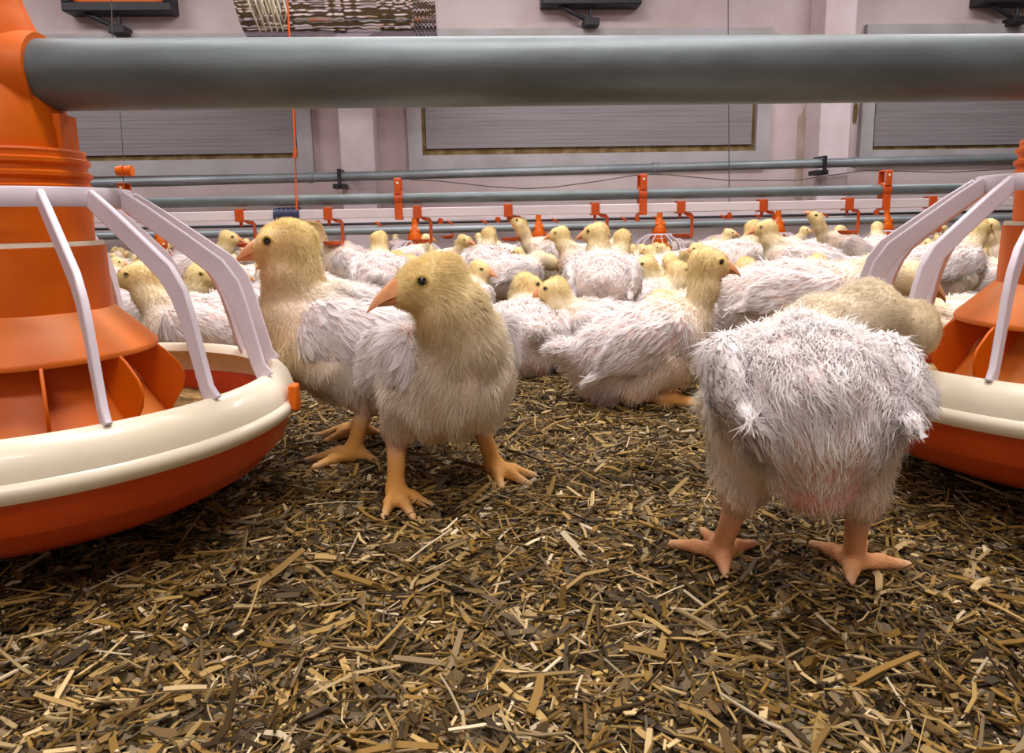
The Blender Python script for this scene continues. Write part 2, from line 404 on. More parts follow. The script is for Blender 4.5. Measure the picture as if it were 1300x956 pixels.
tag(b.build('feed_pipe', PIPE), 'thick galvanised feed pipe running across the top of the picture', 'pipe')
# ------------------------------------------------------------------ far feed line
YF = 4.0
def far_feeder(px, label):
    p = at(px, 288, YF); s = copy_tree(feedL); s.location = (p.x, W(0, YF).y, fz(p.x, YF)+0.005-0.019*0.7); s.scale = (.95, .95, .70)
    return tag(s, label, 'poultry feeder', 'pan feeders on the far feed pipe')
for i_, px in enumerate((527, 684, 840, 996, 1141, 372, 215, 60)):
    far_feeder(px, ['orange cone and white cage of the far feeder hidden behind the foremost staring chick\'s head',
                    'far orange feeder right behind the chick stretching up to a drinker cup',
                    'far orange feeder just behind the flock left of the squatting long-necked chick',
                    'far orange feeder hidden behind the pair of chicks meeting at one drinker cup',
                    'far orange feeder next to the white cage arms of the right near feeder',
                    'far orange feeder behind the head of the tall yellow-headed chick',
                    'far orange feeder seen through the white arms of the left near feeder',
                    'far orange feeder hidden behind the tube of the left near feeder'][i_])
yfw = W(0, YF).y
zfp = fz(0.0, YF) + 0.005 - 0.019*0.7 + PZ*0.70
b = MB(); b.tube([(X0+.001, yfw, zfp), (X1-.001, yfw, zfp)], .0215, 20)
tag(b.build('feed_pipe', PIPE2), 'thin-looking grey feed pipe of the far feeder line low behind the flock', 'pipe')

# ------------------------------------------------------------------ drinker line behind the chicks
YD = 1.8
ydw = at(650, 250, YD).y
def on_y(px, py, yw): return on_wall(px, py, yw)
zs = on_y(650, 249.5, ydw).z; zr = on_y(650, 267.5, ydw).z
b = MB(); b.tube([(X0+.001, ydw, zs), (X1-.001, ydw, zs)], .0128, 20)
tag(b.build('drinker_pipe', PIPE), 'grey steel pipe carrying the orange drinker hangers behind the front chicks', 'pipe')
b = MB(); b.box((X0+.001, ydw-.011, zr-.0115), (X1-.001, ydw+.011, zr+.0115))
tag(b.build('water_rail', RAIL, bevel=.002), 'white square water rail with drinker cups under the steel pipe', 'water rail')
def hanger(px, label, zoff=0):
    x = on_y(px, 250, ydw).x
    t = thing('pipe_hanger', label, 'pipe hanger', (x, ydw, zs), 0, 'orange hangers on the drinker pipe')
    b = MB()
    n = 16
    b.box((-.0085, -.0185, .010), (.0085, -.0155, .047)); b.box((-.0085, .0155, .010), (.0085, .0185, .047)); b.box((-.0085, -.0185, .046), (.0085, .0185, .049))
    b.build('strap', DRINK, t, bevel=.0015)
    b = MB(); b.tube([(-.0105, 0, 0), (.0105, 0, 0)], .0185, 20); b.build('pipe_clip', DRINK, t, bevel=.001)
    b = MB(); b.box((-.0095, -.0165, zr-zs-.017), (.0095, .0165, -.012)); b.build('rail_clamp', DRINK, t, bevel=.0015)
    b = MB(); b.tube([(0, -.0192, .037), (0, -.0182, .037)], .003, 12); b.build('hole', CREAM, t)['label'] = 'pale round hole in the strap'
    return t
HANG = [(159, 'orange drinker hanger with a twin pulley wheel, behind the left feeder'), (506, 'orange drinker hanger above the foremost staring chick\'s head'),
        (815, 'orange drinker hanger above the far feeder near the picture\'s middle'), (1122, 'orange drinker hanger next to the right feeder\'s cage arm')]
hangs = [hanger(*h) for h in HANG]
# pulley of the first hanger
pp = on_y(158, 217, ydw); tpl = hangs[0]
for s in (-1, 1):
    b = MB(); b.tube([(s*.010-.008, 0, 0), (s*.010+.008, 0, 0)], [.011, .013], 20); o = b.build('pulley_wheel', ORANGE, tpl); o.location = (pp.x-tpl.location.x, 0, pp.z-zs)
b = MB(); b.tube([(0, 0, .045), (0, 0, pp.z-zs)], .0012, 6); b.build('pulley_wire', WIRE, tpl)
def drinker(px, label, big=1.0):
    x = on_y(px, 265, ydw).x
    t = thing('drinker_cup', label, 'drinker', (x, ydw, zr), 0, 'drinker cups on the near water rail')
    b = MB(); b.box((-.0105, -.0145, -.015), (.0105, .0145, .0165)); b.build('saddle_clip', DRINK, t, bevel=.0012)
    b = MB(); b.tube([(0, -.002, -.014), (0, -.002, -.024)], .004, 10); b.tube([(0, -.002, -.022), (0, -.002, -.028)], .0016, 8); b.build('nipple', DRINK, t)
    b = MB()
    b.tube([(.008, -.002, -.009), (.018, -.002, -.0165), (.028, -.002, -.0175), (.0315, -.002, -.021), (.0315, -.002, -.070), (.027, -.002, -.0765)], [.005, .0045, .0045, .0042, .0038, .004], 8)
    b.build('cup_arm', DRINK, t)
    b = MB(); b.lathe([(0, -.077), (.013, -.0765), (.0215, -.072), (.0235, -.0665), (.0215, -.0665), (.019, -.0705), (0, -.073)], 24)
    o = b.build('cup', DRINK, t); o.location = (.004, -.002, 0); return t
DR = [(190, 'orange drinker cup seen between the left feeder\'s white arms'), (305, 'orange drinker cup at the beak of the tall yellow-headed chick'), (417, 'orange drinker cup straight behind the tall yellow-headed chick\'s neck'),
      (530, 'orange drinker cup just over the crown of the foremost staring chick'), (645, 'orange drinker cup that a chick pecks at with a stretched neck'), (755, 'orange drinker cup behind the crown of the rear-view chick'),
      (863, 'orange drinker cup above the squatting long-necked chick, beside a far feeder'), (967, 'orange drinker cup between two chicks facing each other'), (1075, 'orange drinker cup next to the dark standing chick\'s back'), (1180, 'orange drinker cup behind the right feeder\'s cage arms')]
for d in DR: drinker(*d)
# blue regulator joint on the white rail and the orange cord
p = on_y(365, 271, ydw)
t = thing('pipe_coupling', 'dark blue ribbed coupling on the white rail under the orange cord', 'pipe fitting', (p.x, ydw, zr))
b = MB(); b.tube([(-.031, 0, 0), (.026, 0, 0)], .0162, 16); b.build('sleeve', BLUE, t)
for k in range(5):
    b = MB(); b.tube([(-.024+k*.011, 0, 0), (-.018+k*.011, 0, 0)], .0185, 16); b.build('rib', BLUE, t)
b = MB(); b.tube([(.026, 0, 0), (.031, 0, 0)], .020, 16); b.build('flange', BLUE, t)
c0 = on_y(378, 255, ydw); c1 = on_y(375, 195, ydw); top = on_y(365, 0, ydw); dtop = (top-c1)
cend = c1 + dtop*((ZC-c1.z)/dtop.z)
b = MB(); b.tube([(c0.x, ydw-.0145, zr), (c0.x, ydw-.0145, zs+.01), c1, cend], .0022, 8)
b.tube([(c1.x-.003, ydw-.001, c1.z-.012), (c1.x+.001, ydw-.001, c1.z+.012)], .0042, 8)
tag(b.build('hanging_cord', CORD), 'thin orange cord hanging straight down to the blue coupling', 'cord')

# second drinker rail near the wall
YD2 = 4.4; y2 = W(0, YD2).y
zr2 = on_y(650, 275, y2).z
b = MB(); b.box((X0+.001, y2-.016, zr2-.022), (X1-.001, y2+.016, zr2+.018))
tag(b.build('water_rail', RAIL, bevel=.003), 'far white water rail close to the back wall, just over the far feed pipe', 'water rail')
b = MB(); b.tube([(X0+.001, y2-.02, zr2-.026), (X1-.001, y2-.02, zr2-.026)], .008, 8)  # dark tube drawn in place of the shadow along the rail's underside
tag(b.build('rail_shadow_strip', BLACK), 'dark thin strip standing for the shadow under the far white rail', 'pipe')
far_cups = [478, 568, 611, 700, 787, 828, 870, 912, 955, 1040]
for i_, px in enumerate(far_cups):
    p = on_y(px, 297, y2); 
    nm = ['first', 'second', 'third', 'fourth', 'fifth', 'sixth', 'seventh', 'eighth', 'ninth', 'tenth'][i_]
    t = thing('drinker_cup', 'tiny far orange drinker cup near the wall, %s from the left along the far rail' % nm, 'drinker', (p.x, y2-.03, zr2-.03), 0, 'far drinker cups near the wall')
    dz = p.z-.022-(zr2-.03)
    b = MB(); b.tube([(.0, 0, .012), (.030, 0, -.004), (.032, 0, dz*.5), (.032, 0, dz)], [.008, .007, .006, .007], 8); b.build('cup_arm', DRINK, t)
    b = MB(); b.lathe([(0, dz-.006), (.022, dz-.006), (.036, dz+.006), (.037, dz+.012), (.033, dz+.012), (0, dz+.002)], 16); b.build('cup', DRINK, t)
for i_, (px, py) in enumerate(((403, 280), (559, 277), (632, 275), (809, 274), (926, 271), (1029, 269), (1113, 266))):
    p = on_y(px, py, y2-.03)
    nm = ['first', 'second', 'third', 'fourth', 'fifth', 'sixth', 'seventh'][i_]
    b = MB(); b.tube([(p.x, p.y, zr2), (p.x, p.y, p.z-.006), (p.x, p.y, p.z-.008), (p.x, p.y, p.z-.034)], [.011, .011, .017, .015], 10)
    tag(b.build('drinker_nipple', DRINK), 'small orange drinker nipple on the far rail, %s from the left' % nm, 'drinker', 'far drinker nipples')

# heating pipe along the wall and its brackets
yh = WY-0.32
pl_, pr_ = on_y(120, 233, yh), on_y(1180, 203.5, yh); sl = (pr_.z-pl_.z)/(pr_.x-pl_.x)
zx = lambda x: pl_.z + sl*(x-pl_.x)
b = MB(); b.tube([(X0+.001, yh, zx(X0)), (X1-.001, yh, zx(X1))], .030, 20)
for px in (395, 830, 836, 1083):
    q_ = on_y(px, 225, yh).x; b.tube([(q_-.012, yh, zx(q_-.012)), (q_+.012, yh, zx(q_+.012))], .035, 20)
tag(b.build('heating_pipe', PIPE2), 'long grey heating pipe running along the back wall below the windows', 'pipe')
for px, lab in ((432, 'dark pipe bracket on the pillar behind the tall yellow-headed chick'), (1043, 'dark pipe bracket on the pillar right of the middle window')):
    x = on_y(px, 225, yh).x; b = MB()
    b.box((x-.045, yh-.03, zx(x)-.075), (x+.03, WY-.22, zx(x)-.045)); b.box((x-.012, yh-.042, zx(x)-.06), (x+.012, yh-.03, zx(x)+.045)); b.box((x-.012, yh-.042, zx(x)+.034), (x+.012, WY-.21, zx(x)+.046))
    tag(b.build('pipe_bracket', BLACK, bevel=.003), lab, 'bracket', 'heating pipe brackets')
def cable(name, pts, r, label, m=WIRE):
    b = MB(); b.tube(pts, r, 6); return tag(b.build(name, m), label, 'cable')
def wpts(pp, yw): return [on_y(x, y, yw) for x, y in pp]
cable('wall_cable', wpts([(520, 228), (560, 230), (620, 236.5), (665, 239.5), (700, 238), (760, 230), (815, 221), (850, 222), (925, 229), (1010, 229), (1100, 216), (1200, 219), (1330, 212), (1500, 214)], WY-.38), .0035, 'thin dark cable sagging below the heating pipe')
cable('wall_wire', wpts([(924, -120), (924.5, 60), (926, 255), (926, 330)], WY-.42), .0035, 'thin vertical dark wire in front of the middle window\'s right side')
cable('wall_wire', wpts([(140, -120), (142, 40), (153, 150), (157, 205)], ydw), .0010, 'thin dark wire rising from the pulley behind the left feeder')
cable('bowed_cable', [on_y(x, y, ydw-.02) for x, y in ((130, 239), (150, 233), (200, 231), (300, 230.5), (377, 226))]+[(c1.x, ydw-.003, c1.z-.008)], .0013, 'thin grey cable bowing from the pulley to the orange cord')

# ------------------------------------------------------------------ air inlets and duct high on the wall
def inlet(x0, x1, yb, label, bx):
    a, b_ = on_wall(x0, yb, WY-.14), on_wall(x1, yb, WY-.14); zt = a.z+0.42
    t = thing('air_inlet', label, 'air inlet', ((a.x+b_.x)/2, WY, a.z), 0, 'air inlets high on the wall'); hw = (b_.x-a.x)/2
    b = MB()
    for lo, hi in (((-hw, -.14, 0), (hw, 0, .055)), ((-hw, -.14, .365), (hw, 0, .42)), ((-hw, -.14, .055), (-hw+.05, 0, .365)), ((hw-.05, -.14, .055), (hw, 0, .365))): b.box(lo, hi)
    b.build('inlet_frame', BLACK, t, bevel=.006)
    b = MB(); b.box((-hw+.05, -.075, .055), (hw-.05, -.055, .365)); b.build('flap', ORANGE, t)
    b = MB(); bx_ = on_wall(bx, yb+8, WY-.15).x-t.location.x
    R_ = Matrix.Rotation(math.radians(28), 3, 'Y')
    b.box((bx_-.05, -.145, -.13), (bx_+.05, -.02, -.085)); b.tube([(bx_-.22, -.09, .01), (bx_, -.09, -.10)], .016, 8); b.tube([(bx_, -.09, -.12), (bx_, -.09, -.02)], .012, 8)
    b.build('flap_lever', BLACK, t, bevel=.003)
inlet(78, 217, 14, 'dark framed orange air inlet on the wall above the left end of the feed pipe', 145)
inlet(688, 815, 5, 'dark air inlet at the picture\'s top above the middle window', 752)
inlet(1248, 1385, 3, 'dark air inlet in the top right corner above the right window', 1300)
yd = 4.15
pl2, pr2 = on_y(316, 47, yd), on_y(528, 47, yd); rd = 0.26; zc = pl2.z + rd - .01
t = thing('foil_duct', 'shiny foil covered air duct hanging above the feed pipe', 'air duct', ((pl2.x+pr2.x)/2, yd, zc)); hl = (pr2.x-pl2.x)/2
b = MB(); pts = [(-hl+2*hl*k/24, 0, 0) for k in range(25)]; b.tube(pts, [rd*(1+.012*math.sin(k*2.7)) for k in range(25)], 40); b.build('foil_jacket', FOIL, t)
b = MB(); pts = []; rs_ = []
for k in range(25):
    pts.append((hl+.005*k, 0, 0)); rs_.append(rd*(1.0 + (.03 if k % 4 < 2 else -.02)))
b.tube(pts, rs_, 40); b.build('ribbed_end', FOIL, t)
for s in (-.8, .8):
    b = MB(); b.tube([(s*hl, 0, rd*.9), (s*hl, 0, ZC-zc)], .006, 6); b.build('hanger_wire', WIRE, t)
b = MB(); r_ = random.Random(5)
for k in range(5):
    x = -hl+.05+.03*k; yy = -rd-.012-.004*k
    b.tube([(x, yy*.7, rd*.72), (x+.02, yy, 0.0), (x+.05*r_.random(), yy*.92, -rd*.55), (x+.05, yy*.5, -rd*.98), (x+.09, yy*.75, -rd*.7), (x+.07, yy, -.03)], .006, 6)
b.build('cable_bundle', CREAM, t)['label'] = 'loops of pale cable at the duct end'

# ------------------------------------------------------------------ straw litter
def straw(name, n, ymin, ymax, lm, wm, seed, power, label, spread=0.86):
    r = np.random.default_rng(seed)
    u = r.random(n); Y = (ymin**power + u*(ymax**power-ymin**power))**(1/power)
    X = (r.random(n)*2-1)*(Y*spread+0.14) + Y*sa
    L = np.clip(np.exp(r.normal(math.log(lm), 0.68, n)), lm*.3, lm*4.2)
    Wd = np.clip(np.exp(r.normal(math.log(wm), 0.55, n)), wm*.35, wm*3.2); Wd = np.minimum(Wd, L*.45)
    T = Wd*.22+.00025
    yaw = r.random(n)*2*math.pi; pit = r.normal(0, .16, n); st = r.random(n) < .03; pit[st] = r.normal(0, .5, st.sum()); rol = r.normal(0, .45, n)
    cyw, syw, cpp, spp = np.cos(yaw), np.sin(yaw), np.cos(pit), np.sin(pit)
    d = np.stack([cyw*cpp, syw*cpp, spp], 1); s0 = np.stack([-syw, cyw, 0*yaw], 1); u0 = np.cross(d, s0)
    s = s0*np.cos(rol)[:, None] + u0*np.sin(rol)[:, None]; uu = np.cross(d, s)
    zb = fz(X, Y) + r.random(n)*.0045 + np.abs(spp)*L*.30 + np.abs(np.sin(rol))*Wd*.4 + .0004
    c = np.stack([X, Y, zb], 1)
    bend = r.normal(0, .06, n)*L
    V = np.empty((n, 12, 3))
    k = 0
    for i, a in enumerate((-.5, 0., .5)):
        cc = c + d*(L*a)[:, None] + s*(bend*(1 if a == 0 else 0))[:, None]
        wv = Wd*(1.0 if a == 0 else .8)
        for su, sv in ((-1, -1), (1, -1), (1, 1), (-1, 1)):
            V[:, k] = cc + s*(wv*su*.5)[:, None] + uu*(T*sv*.5)[:, None]; k += 1
    f = []
    for i in range(2):
        for j in range(4): f.append((i*4+j, i*4+(j+1) % 4, i*4+4+(j+1) % 4, i*4+4+j))
    f += [(3, 2, 1, 0), (8, 9, 10, 11)]
    Fq = (np.array(f)[None] + (np.arange(n)*12)[:, None, None]).reshape(-1, 4)
    pal = np.array([srgb(178,146,84), srgb(206,178,126), srgb(146,112,50), srgb(106,80,34), srgb(140,118,82), srgb(68,52,26), srgb(226,206,168), srgb(92,76,50)])
    pr = np.array([.16, .09, .18, .20, .09, .17, .03, .08])
    ci = pal[r.choice(len(pal), n, p=pr)]*(0.5+0.55*r.random((n, 1)))
    me = bpy.data.meshes.new(name)
    np_mesh(me, V.reshape(-1, 3), [Fq], col=np.repeat(np.clip(ci, 0, 1), 12, 0), smooth=False); me.materials.append(STRAW)
    o = bpy.data.objects.new(name, me); C.objects.link(o); tag(o, label, 'straw'); o['kind'] = 'stuff'
straw('straw_litter', 88000, .16, 1.15, .0098, .0013, 21, 1.35, 'chopped straw litter covering the near floor')
straw('straw_litter', 30000, 1.1, 4.8, .020, .0034, 22, 1.6, 'chopped straw litter on the far floor under the flock')
# crumbs of dry litter between the straws
def clods(n, seed):
    r = np.random.default_rng(seed); Y = (.16**1.3 + r.random(n)*(1.2**1.3-.16**1.3))**(1/1.3); X = (r.random(n)*2-1)*(Y*.8+.06)+Y*sa
    base = np.array([(1,0,0),(-1,0,0),(0,1,0),(0,-1,0),(0,0,1),(0,0,-1)], float)
    f = np.array([(0,2,4),(2,1,4),(1,3,4),(3,0,4),(2,0,5),(1,2,5),(3,1,5),(0,3,5)])
    S = np.clip(np.exp(r.normal(math.log(.0022), .5, n)), .001, .007)
    V = base[None]*(S[:, None, None])*(0.6+0.8*r.random((n, 6, 3))) * np.array([1, 1, .7])
    V += np.stack([X, Y, fz(X, Y)+S*.3], 1)[:, None]
    pal = np.array([srgb(92,74,44), srgb(64,50,30), srgb(126,106,70), srgb(140,124,98)]); ci = pal[r.integers(0, 4, n)]*(0.8+.4*r.random((n, 1)))
    me = bpy.data.meshes.new('litter_crumbs'); np_mesh(me, V.reshape(-1, 3), [(f[None]+(np.arange(n)*6)[:, None, None]).reshape(-1, 3)], col=np.repeat(ci, 6, 0), smooth=False)
    me.materials.append(STRAW); o = bpy.data.objects.new('litter_crumbs', me); C.objects.link(o); tag(o, 'dark crumbly litter between the near straws', 'litter'); o['kind'] = 'stuff'
clods(22000, 5)

# ------------------------------------------------------------------ chicks
def V3(*a): return np.array(a, float)
def unit(v): v = np.asarray(v, float); return v/np.linalg.norm(v)
WHITE, CREAMY, YEL, PALEY = srgb(252,247,245), srgb(250,241,224), srgb(246,226,168), srgb(250,238,206)
PINK, VENT, LEG, LEGP = srgb(246,222,212), srgb(222,150,146), srgb(222,160,78), srgb(230,164,112)
def sd_rc(P, a, b, ra, rb):
    ab = b-a; t = np.clip(((P-a)@ab)/max(ab@ab, 1e-9), 0, 1)
    return np.linalg.norm(P-(a+t[:, None]*ab), axis=1) - (ra+(rb-ra)*t)
def sd_el(P, c, R, r):
    q = (P-c)@R
    k0 = np.linalg.norm(q/r, axis=1); k1 = np.linalg.norm(q/(r*r), axis=1)
    return k0*(k0-1)/np.maximum(k1, 1e-9)
def prim_d(P, p):
    return sd_rc(P, *p['g']) if p['t'] == 'rc' else sd_el(P, *p['g'])
def field(P, prims):
    d = None
    for p in prims:
        e = prim_d(P, p); k = p['k']
        if d is None: d = e
        else:
            h = np.clip(.5+.5*(d-e)/k, 0, 1); d = d*(1-h)+e*h-k*h*(1-h)
    return d
def surface_nets(prims, h):
    lo = np.full(3, 9.); hi = -lo
    for p in prims:
        if p['t'] == 'rc':
            a, b, ra, rb = p['g']
            for c, r in ((a, ra), (b, rb)): lo = np.minimum(lo, c-r); hi = np.maximum(hi, c+r)
        else:
            c, R, r = p['g']; lo = np.minimum(lo, c-max(r)); hi = np.maximum(hi, c+max(r))
    lo -= 3*h; hi += 3*h
    n = np.ceil((hi-lo)/h).astype(int)+1
    ax = [lo[i]+np.arange(n[i])*h for i in range(3)]
    D = np.empty(n, np.float32)
    gy_, gz_ = np.meshgrid(ax[1], ax[2], indexing='ij'); base = np.stack([gy_.ravel()*0, gy_.ravel(), gz_.ravel()], 1)
    step = max(1, 400000//base.shape[0])
    for i in range(0, n[0], step):
        xs_ = ax[0][i:i+step]; P = np.repeat(base[None], len(xs_), 0); P[:, :, 0] = xs_[:, None]
        D[i:i+step] = field(P.reshape(-1, 3), prims).reshape(len(xs_), n[1], n[2])
    S = D < 0
    c = [D[a:n[0]-1+a, b:n[1]-1+b, cc:n[2]-1+cc] for a in (0, 1) for b in (0, 1) for cc in (0, 1)]
    off = np.array([(a, b, cc) for a in (0, 1) for b in (0, 1) for cc in (0, 1)], float)
    mn = np.minimum.reduce(c); mx = np.maximum.reduce(c); act = (mn < 0) & (mx >= 0)
    ids = np.full(act.shape, -1, np.int64); ii = np.argwhere(act); ids[act] = np.arange(len(ii))
    cv = np.stack([q_[act] for q_ in c], 1)
    acc = np.zeros((len(ii), 3)); cnt = np.zeros(len(ii))
    for a in range(8):
        for b in range(a+1, 8):
            if np.abs(off[a]-off[b]).sum() != 1: continue
            m_ = (cv[:, a] < 0) != (cv[:, b] < 0)
            t = cv[m_, a]/(cv[m_, a]-cv[m_, b])
            acc[m_] += off[a]+(off[b]-off[a])*t[:, None]; cnt[m_] += 1
    Vt = lo + (ii+acc/cnt[:, None])*h
    F = []
    for axis in range(3):
        o1, o2 = (axis+1) % 3, (axis+2) % 3
        sl0 = [slice(None)]*3; sl1 = [slice(None)]*3; sl0[axis] = slice(0, -1); sl1[axis] = slice(1, None)
        ch = S[tuple(sl0)] != S[tuple(sl1)]; e = np.argwhere(ch)
        ok = (e[:, o1] > 0) & (e[:, o2] > 0) & (e[:, o1] < n[o1]-1) & (e[:, o2] < n[o2]-1); e = e[ok]
        s0 = S[tuple(e.T)]
        def cid(d1, d2):
            q_ = e.copy(); q_[:, o1] -= d1; q_[:, o2] -= d2; return ids[tuple(q_.T)]
        q_ = np.stack([cid(1, 1), cid(0, 1), cid(0, 0), cid(1, 0)], 1)
        q_[~s0] = q_[~s0][:, ::-1]; F.append(q_)
    return Vt, np.concatenate(F)
def vert_normals(prims, V):
    e = 4e-4; g = np.stack([field(V+e*np.eye(3)[i], prims)-field(V-e*np.eye(3)[i], prims) for i in range(3)], 1)
    return g/np.maximum(np.linalg.norm(g, axis=1), 1e-12)[:, None]
def vert_attrs(prims, V, sharp=.005):
    Ds = np.stack([prim_d(V, p) for p in prims], 1)
    w_ = np.exp(-(Ds-Ds.min(1, keepdims=True))/sharp); w_ /= w_.sum(1, keepdims=True)
    g = lambda key: w_ @ np.array([p[key] for p in prims], float).reshape(len(prims), -1)
    return dict(skin=g('skin'), hair=g('hair'), flow=g('flow'), length=g('len')[:, 0], dens=g('dens')[:, 0], lift=g('lift')[:, 0], wide=g('wide')[:, 0], vane=g('vane')[:, 0])
REG = dict(
    back=dict(skin=PINK, hair=WHITE, len=.0105, dens=1.0, lift=.30, wide=1.5, vane=.7),
    breast=dict(skin=PINK, hair=CREAMY, len=.0095, dens=1.1, lift=.34, wide=1.1, vane=.25),
    rear=dict(skin=PINK, hair=WHITE, len=.0120, dens=1.0, lift=.34, wide=1.4, vane=.6),
    vent=dict(skin=VENT, hair=CREAMY, len=.0080, dens=.16, lift=.30, wide=.8, vane=.0),
    thigh=dict(skin=PINK, hair=CREAMY, len=.0100, dens=1.0, lift=.30, wide=1.1, vane=.3),
    neck=dict(skin=PALEY, hair=PALEY, len=.0068, dens=1.8, lift=.38, wide=.75, vane=.0),
    head=dict(skin=YEL, hair=YEL, len=.0042, dens=2.6, lift=.42, wide=.6, vane=.0),
    face=dict(skin=srgb(232,196,130), hair=YEL, len=.0026, dens=1.6, lift=.30, wide=.5, vane=.0),
    wing=dict(skin=PINK, hair=WHITE, len=.0130, dens=.9, lift=.10, wide=1.7, vane=1.6),
    leg=dict(skin=LEG, hair=LEG, len=.0, dens=.0, lift=.1, wide=1, vane=.0))
def rc(reg, a, b, ra, rb, flow, k=.012, **kw):
    return dict(REG[reg], t='rc', g=(np.asarray(a, float), np.asarray(b, float), ra, rb), k=k, flow=unit(flow), **kw) if not kw else dict(dict(REG[reg], t='rc', g=(np.asarray(a, float), np.asarray(b, float), ra, rb), k=k, flow=unit(flow)), **kw)
def el(reg, c, R, r, flow, k=.02, **kw):
    return dict(dict(REG[reg], t='el', g=(np.asarray(c, float), R, np.asarray(r, float)), k=k, flow=unit(flow)), **kw)
def rotY(deg):                           # pitch: positive lifts the front
    a = math.radians(deg); return np.array([[math.cos(a), 0, -math.sin(a)], [0, 1, 0], [math.sin(a), 0, math.cos(a)]])
def chick_prims(q):
    """q: pose. Returns body prims, wing prims (two lists) and the head frame."""
    g = dict(tp=8, tz=.106, neck=None, hc=(.085, 0, .185), hd=(1, 0, -.15), feet=((.004, .036), (.004, -.036)), toe=(0, 0), sit=False, fat=1.0, bare=.0, yellow=0.0, wing=0.0, hs=1.0, belly=.0, legcol=LEG, tail=1.0, nr=1.0, th=1.0, pale=0.0, toes_len=1.0, spread=1.0)
    g.update(q); P = []
    R = rotY(g['tp']); T = V3(0, 0, g['tz']); f = g['fat']
    L = lambda *a: T + R @ V3(*a)
    D = lambda *a: R @ unit(a)
    yb = g['yellow']; YL = YEL*(1-g['pale'])+CREAMY*g['pale']; mixc = lambda a, b, t: a*(1-t)+b*t
    P.append(el('back', L(0, 0, 0.006), R, (.066, .049*f, .042), D(-1, 0, -.12)))
    P.append(el('breast', L(.034, 0, -.010), R, (.040, .044*f, .042), D(-.6, 0, -.8), hair=mixc(CREAMY, YEL, yb)))
    P.append(el('rear', L(-.040, 0, -.004), R, (.043, .044*f, .042), D(-.8, 0, -.6)))
    P.append(el('breast', L(-.002, 0, -.026), R, (.050, .040*f, .030), D(-.7, 0, -.7), hair=mixc(CREAMY, YEL, .25+yb*.6)))
    tl = g['tail']; P.append(rc('rear', L(-.070, 0, .012), L(-.070-.028*tl, 0, .012+.018*tl), .019, .008, D(-1, 0, .35*tl), k=.02))
    if g['bare'] > 0:
        P.append(rc('vent', L(-.066, 0, -.018), L(-.050, 0, -.040), .019, .024, D(-.5, 0, -1), k=.012, dens=.25))
    # neck
    hc = V3(*g['hc']); hd = unit(g['hd']); s = g['hs']
    nb = L(.050, 0, .022)
    nk = g['neck']
    pts = [L(.036, 0, .008)] + [V3(*p) for p in (nk if nk else [tuple(nb*.45+hc*.55+V3(.004, 0, -.004))])] + [hc - hd*.006*s - V3(0, 0, .004)]
    n = len(pts)-1; ra = np.linspace(.033, .0165*s, n+1); ra[0] = .033; ra[1:-1] = np.minimum(ra[1:-1], .0195*s*g['nr'])
    for i in range(n):
        col = mixc(CREAMY, YL, min(1, .12+(i/max(1, n-1))**1.8*.78))
        P.append(rc('neck', pts[i], pts[i+1], ra[i], ra[i+1], pts[i]-pts[i+1], k=.014, hair=col, skin=col))
    upv = unit(V3(0, 0, 1) - hd*hd[2]); sd = np.cross(upv, hd)
    P.append(rc('head', hc-hd*.005*s, hc+hd*.006*s-upv*.001*s, .0182*s, .0158*s, -hd, k=.008, hair=YL, skin=YL))
    P.append(rc('face', hc+hd*.008*s-upv*.002*s, hc+hd*.0185*s-upv*.0040*s, .0132*s, .0090*s, -hd-upv*.3, k=.007))
    # legs
    for i, (sg, (fx, fy)) in enumerate(zip((1, -1), g['feet'])):
        lc = dict(skin=g['legcol'])
        if g['sit']:
            kn = V3(-.022+fx, sg*.036, .016); ft = V3(fx+.022, fy, .009)
            P.append(rc('thigh', L(.012, sg*.032*f, -.016), kn, .030, .012, V3(-.5, 0, -1), k=.014))
        else:
            hip = L(.006, sg*.030*f, -.020); kn = V3((hip[0]-.022)*.7+(fx-.012)*.3, hip[1]*.45+fy*.55, min(.060, g['tz']*.52)); ft = V3(fx, fy, .0125)
            P.append(rc('thigh', hip, kn+(hip-kn)*.22, .029*g['th'], .0140*g['th'], V3(-.25, 0, -1), k=.016))
            P.append(rc('thigh', kn+(hip-kn)*.3, kn, .0150, .0092, V3(-.1, 0, -1), k=.010, dens=.5, len=.007))
        P.append(rc('leg', kn, ft, .0082, .0068, V3(0, 0, -1), k=.005, **lc))
        P.append(rc('leg', ft, ft+V3(.002, 0, -.003), .0082, .0085, V3(0, 0, -1), k=.004, **lc))
        ty = g['toe'][i] if isinstance(g['toe'], (tuple, list)) else g['toe']
        for an, ln in ((-34, .034), (0, .041), (32, .035), (172, .018)):
            a = math.radians(an*(g['spread'] if an < 90 else 1)*sg+ty); dv = V3(math.cos(a), math.sin(a), 0); ln *= g['toes_len']
            m1 = ft+dv*ln*.5+V3(0, 0, -.0045); m2 = ft+dv*ln+V3(0, 0, -.0085)
            P.append(rc('leg', ft+V3(0, 0, -.003), m1, .0060, .0050, dv, k=.004, **lc)); P.append(rc('leg', m1, m2, .0050, .0032, dv, k=.003, **lc))
            P.append(rc('leg', m2, m2+dv*.005+V3(0, 0, -.0008), .0024, .0010, dv, k=.002, skin=srgb(222,196,160)))
    wings = []
